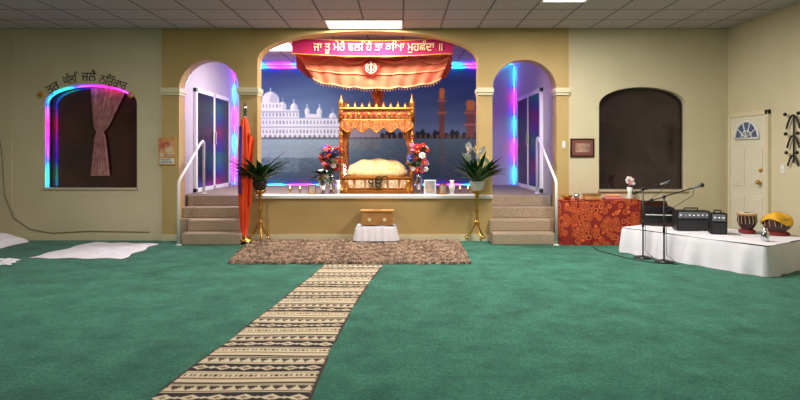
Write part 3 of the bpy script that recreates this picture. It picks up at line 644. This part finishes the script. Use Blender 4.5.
blk=m('iron_black',(15,14,14),.5)
b=B('wall_hook_ornament'); x=XR-.03; yb=XR*F/396
b.tube([(x,yb,1.95),(x,yb,1.3)],.012,blk,8)
for zc,s_ in ((1.95,1),(1.68,.9),(1.42,.8)):
    for g in (-1,1):
        b.tube([(x-.01,yb+g*.13*s_*math.sin(a*.5),zc+.09*s_*math.cos(a)-.09) for a in np.linspace(0,4.6,14)],.014,blk,6)
        b.sph((x-.03,yb+g*.13*s_,zc+.02),.026,blk,8)
b.done()
b=B('light_switch'); yb=XR*F/383; b.box(XR-.008,XR,yb-.04,yb+.04,1.15,1.27,white,.003); b.box(XR-.016,XR-.008,yb-.01,yb+.01,1.19,1.23,white,.002); b.done()
b=B('light_switch'); b.box(X(561.5),X(564.5),FY-.008,FY,Z(148),Z(141),white,.002); b.box(X(562.5),X(563.5),FY-.014,FY-.008,Z(146),Z(143.5),white); b.done()
lt=m('brown_lettering',(60,38,24),.6,emit=0)
emp=bpy.data.objects.new('arched_lettering',None); scene.collection.objects.link(emp)
for w_,px_,py_,rot_,wd in (("ਤੁਰ",53,88,.5,.22),("ਘੱਲਿ",70,80,.16,.25),("ਜਲੈ",89,77,-.02,.24),("ਨਿਰੰਕਾਰ",113,83,-.3,.46)):
    t_=text(w_,.22,(X(px_),D-.004,Z(py_)),(math.pi/2,-rot_,0),lt,emp,'word',.003)
    bpy.context.view_layer.update()
    if t_.dimensions.x>0: s_=wd/t_.dimensions.x; t_.scale=(s_,.95,1)
rib=m('garland_gold',(200,150,50),.6)
b=B('wall_ornament'); 
for px_ in (42,132):
    b.flower((X(px_),D-.03,Z(95)),.06,rib,orange)
b.done()
b=B('wall_cable')
pts=[(X(-8),D-.012,Z(100)),(X(2),D-.012,Z(150)),(X(5),D-.012,Z(195)),(X(14),D-.012,Z(218)),(X(30),D-.012,Z(229)),(X(52),D-.012,Z(233)),(X(90),D-.012,Z(231)),(X(150),D-.012,Z(232))]
b.tube(pts,.007,m('cable_grey',(120,115,95),.6),5); b.tube([(X(12),D-.01,Z(38)),(X(12),D-.01,Z(205)),(X(20),D-.01,Z(222))],.005,trimm,5); b.done()
# ---------------------------------------------------------------- lights
lampm=m('diffuser_panel',(255,250,240),.5,emit=3.0,ecol=(255,250,242))
def troffer(name,x0,x1,y0,y1,z,power,sx=None,col=(1,.95,.88)):
    b=B(name); t=.03
    for a in ((x0,x1,y0,y0+t),(x0,x1,y1-t,y1),(x0,x0+t,y0+t,y1-t),(x1-t,x1,y0+t,y1-t)): b.box(*a,z-.015,z,white,.002)
    b.box(x0+t,x1-t,y0+t,y1-t,z-.006,z-.001,lampm); o=b.done()
    l=bpy.data.lights.new(name+'_light','AREA'); l.shape='RECTANGLE'; l.size=x1-x0-.08; l.size_y=y1-y0-.08; l.energy=power; l.color=col
    lo=bpy.data.objects.new(name+'_light',l); scene.collection.objects.link(lo); lo.location=((x0+x1)/2,(y0+y1)/2,z-.03); lo.parent=o
troffer('ceiling_light_panel',-1.17,.05,8.54,9.15,CEIL,125)
troffer('ceiling_light_panel',1.88,2.49,6.30,7.52,CEIL,170)
troffer('ceiling_light_panel',-3.61,-3.0,4.88,6.10,CEIL,92)
troffer('ceiling_light_panel',.66,1.27,3.05,4.27,CEIL,60)
troffer('ceiling_light_panel',-2.62,-2.0,9.85,11.05,3.45,80,col=(1,.97,.95))
w=bpy.data.worlds.new('World'); scene.world=w; w.use_nodes=True; w.node_tree.nodes['Background'].inputs[0].default_value=(.02,.02,.025,1)
# ---------------------------------------------------------------- camera
cd=bpy.data.cameras.new('Camera'); cd.sensor_width=36; cd.lens=F/800*36; cd.shift_y=-(200-HY)/800; cd.clip_start=.05
co=bpy.data.objects.new('Camera',cd); scene.collection.objects.link(co); co.location=(0,0,EYE); co.rotation_euler=(math.pi/2,0,0); scene.camera=co
scene.view_settings.view_transform='Standard'; scene.view_settings.look='None'; scene.view_settings.exposure=0
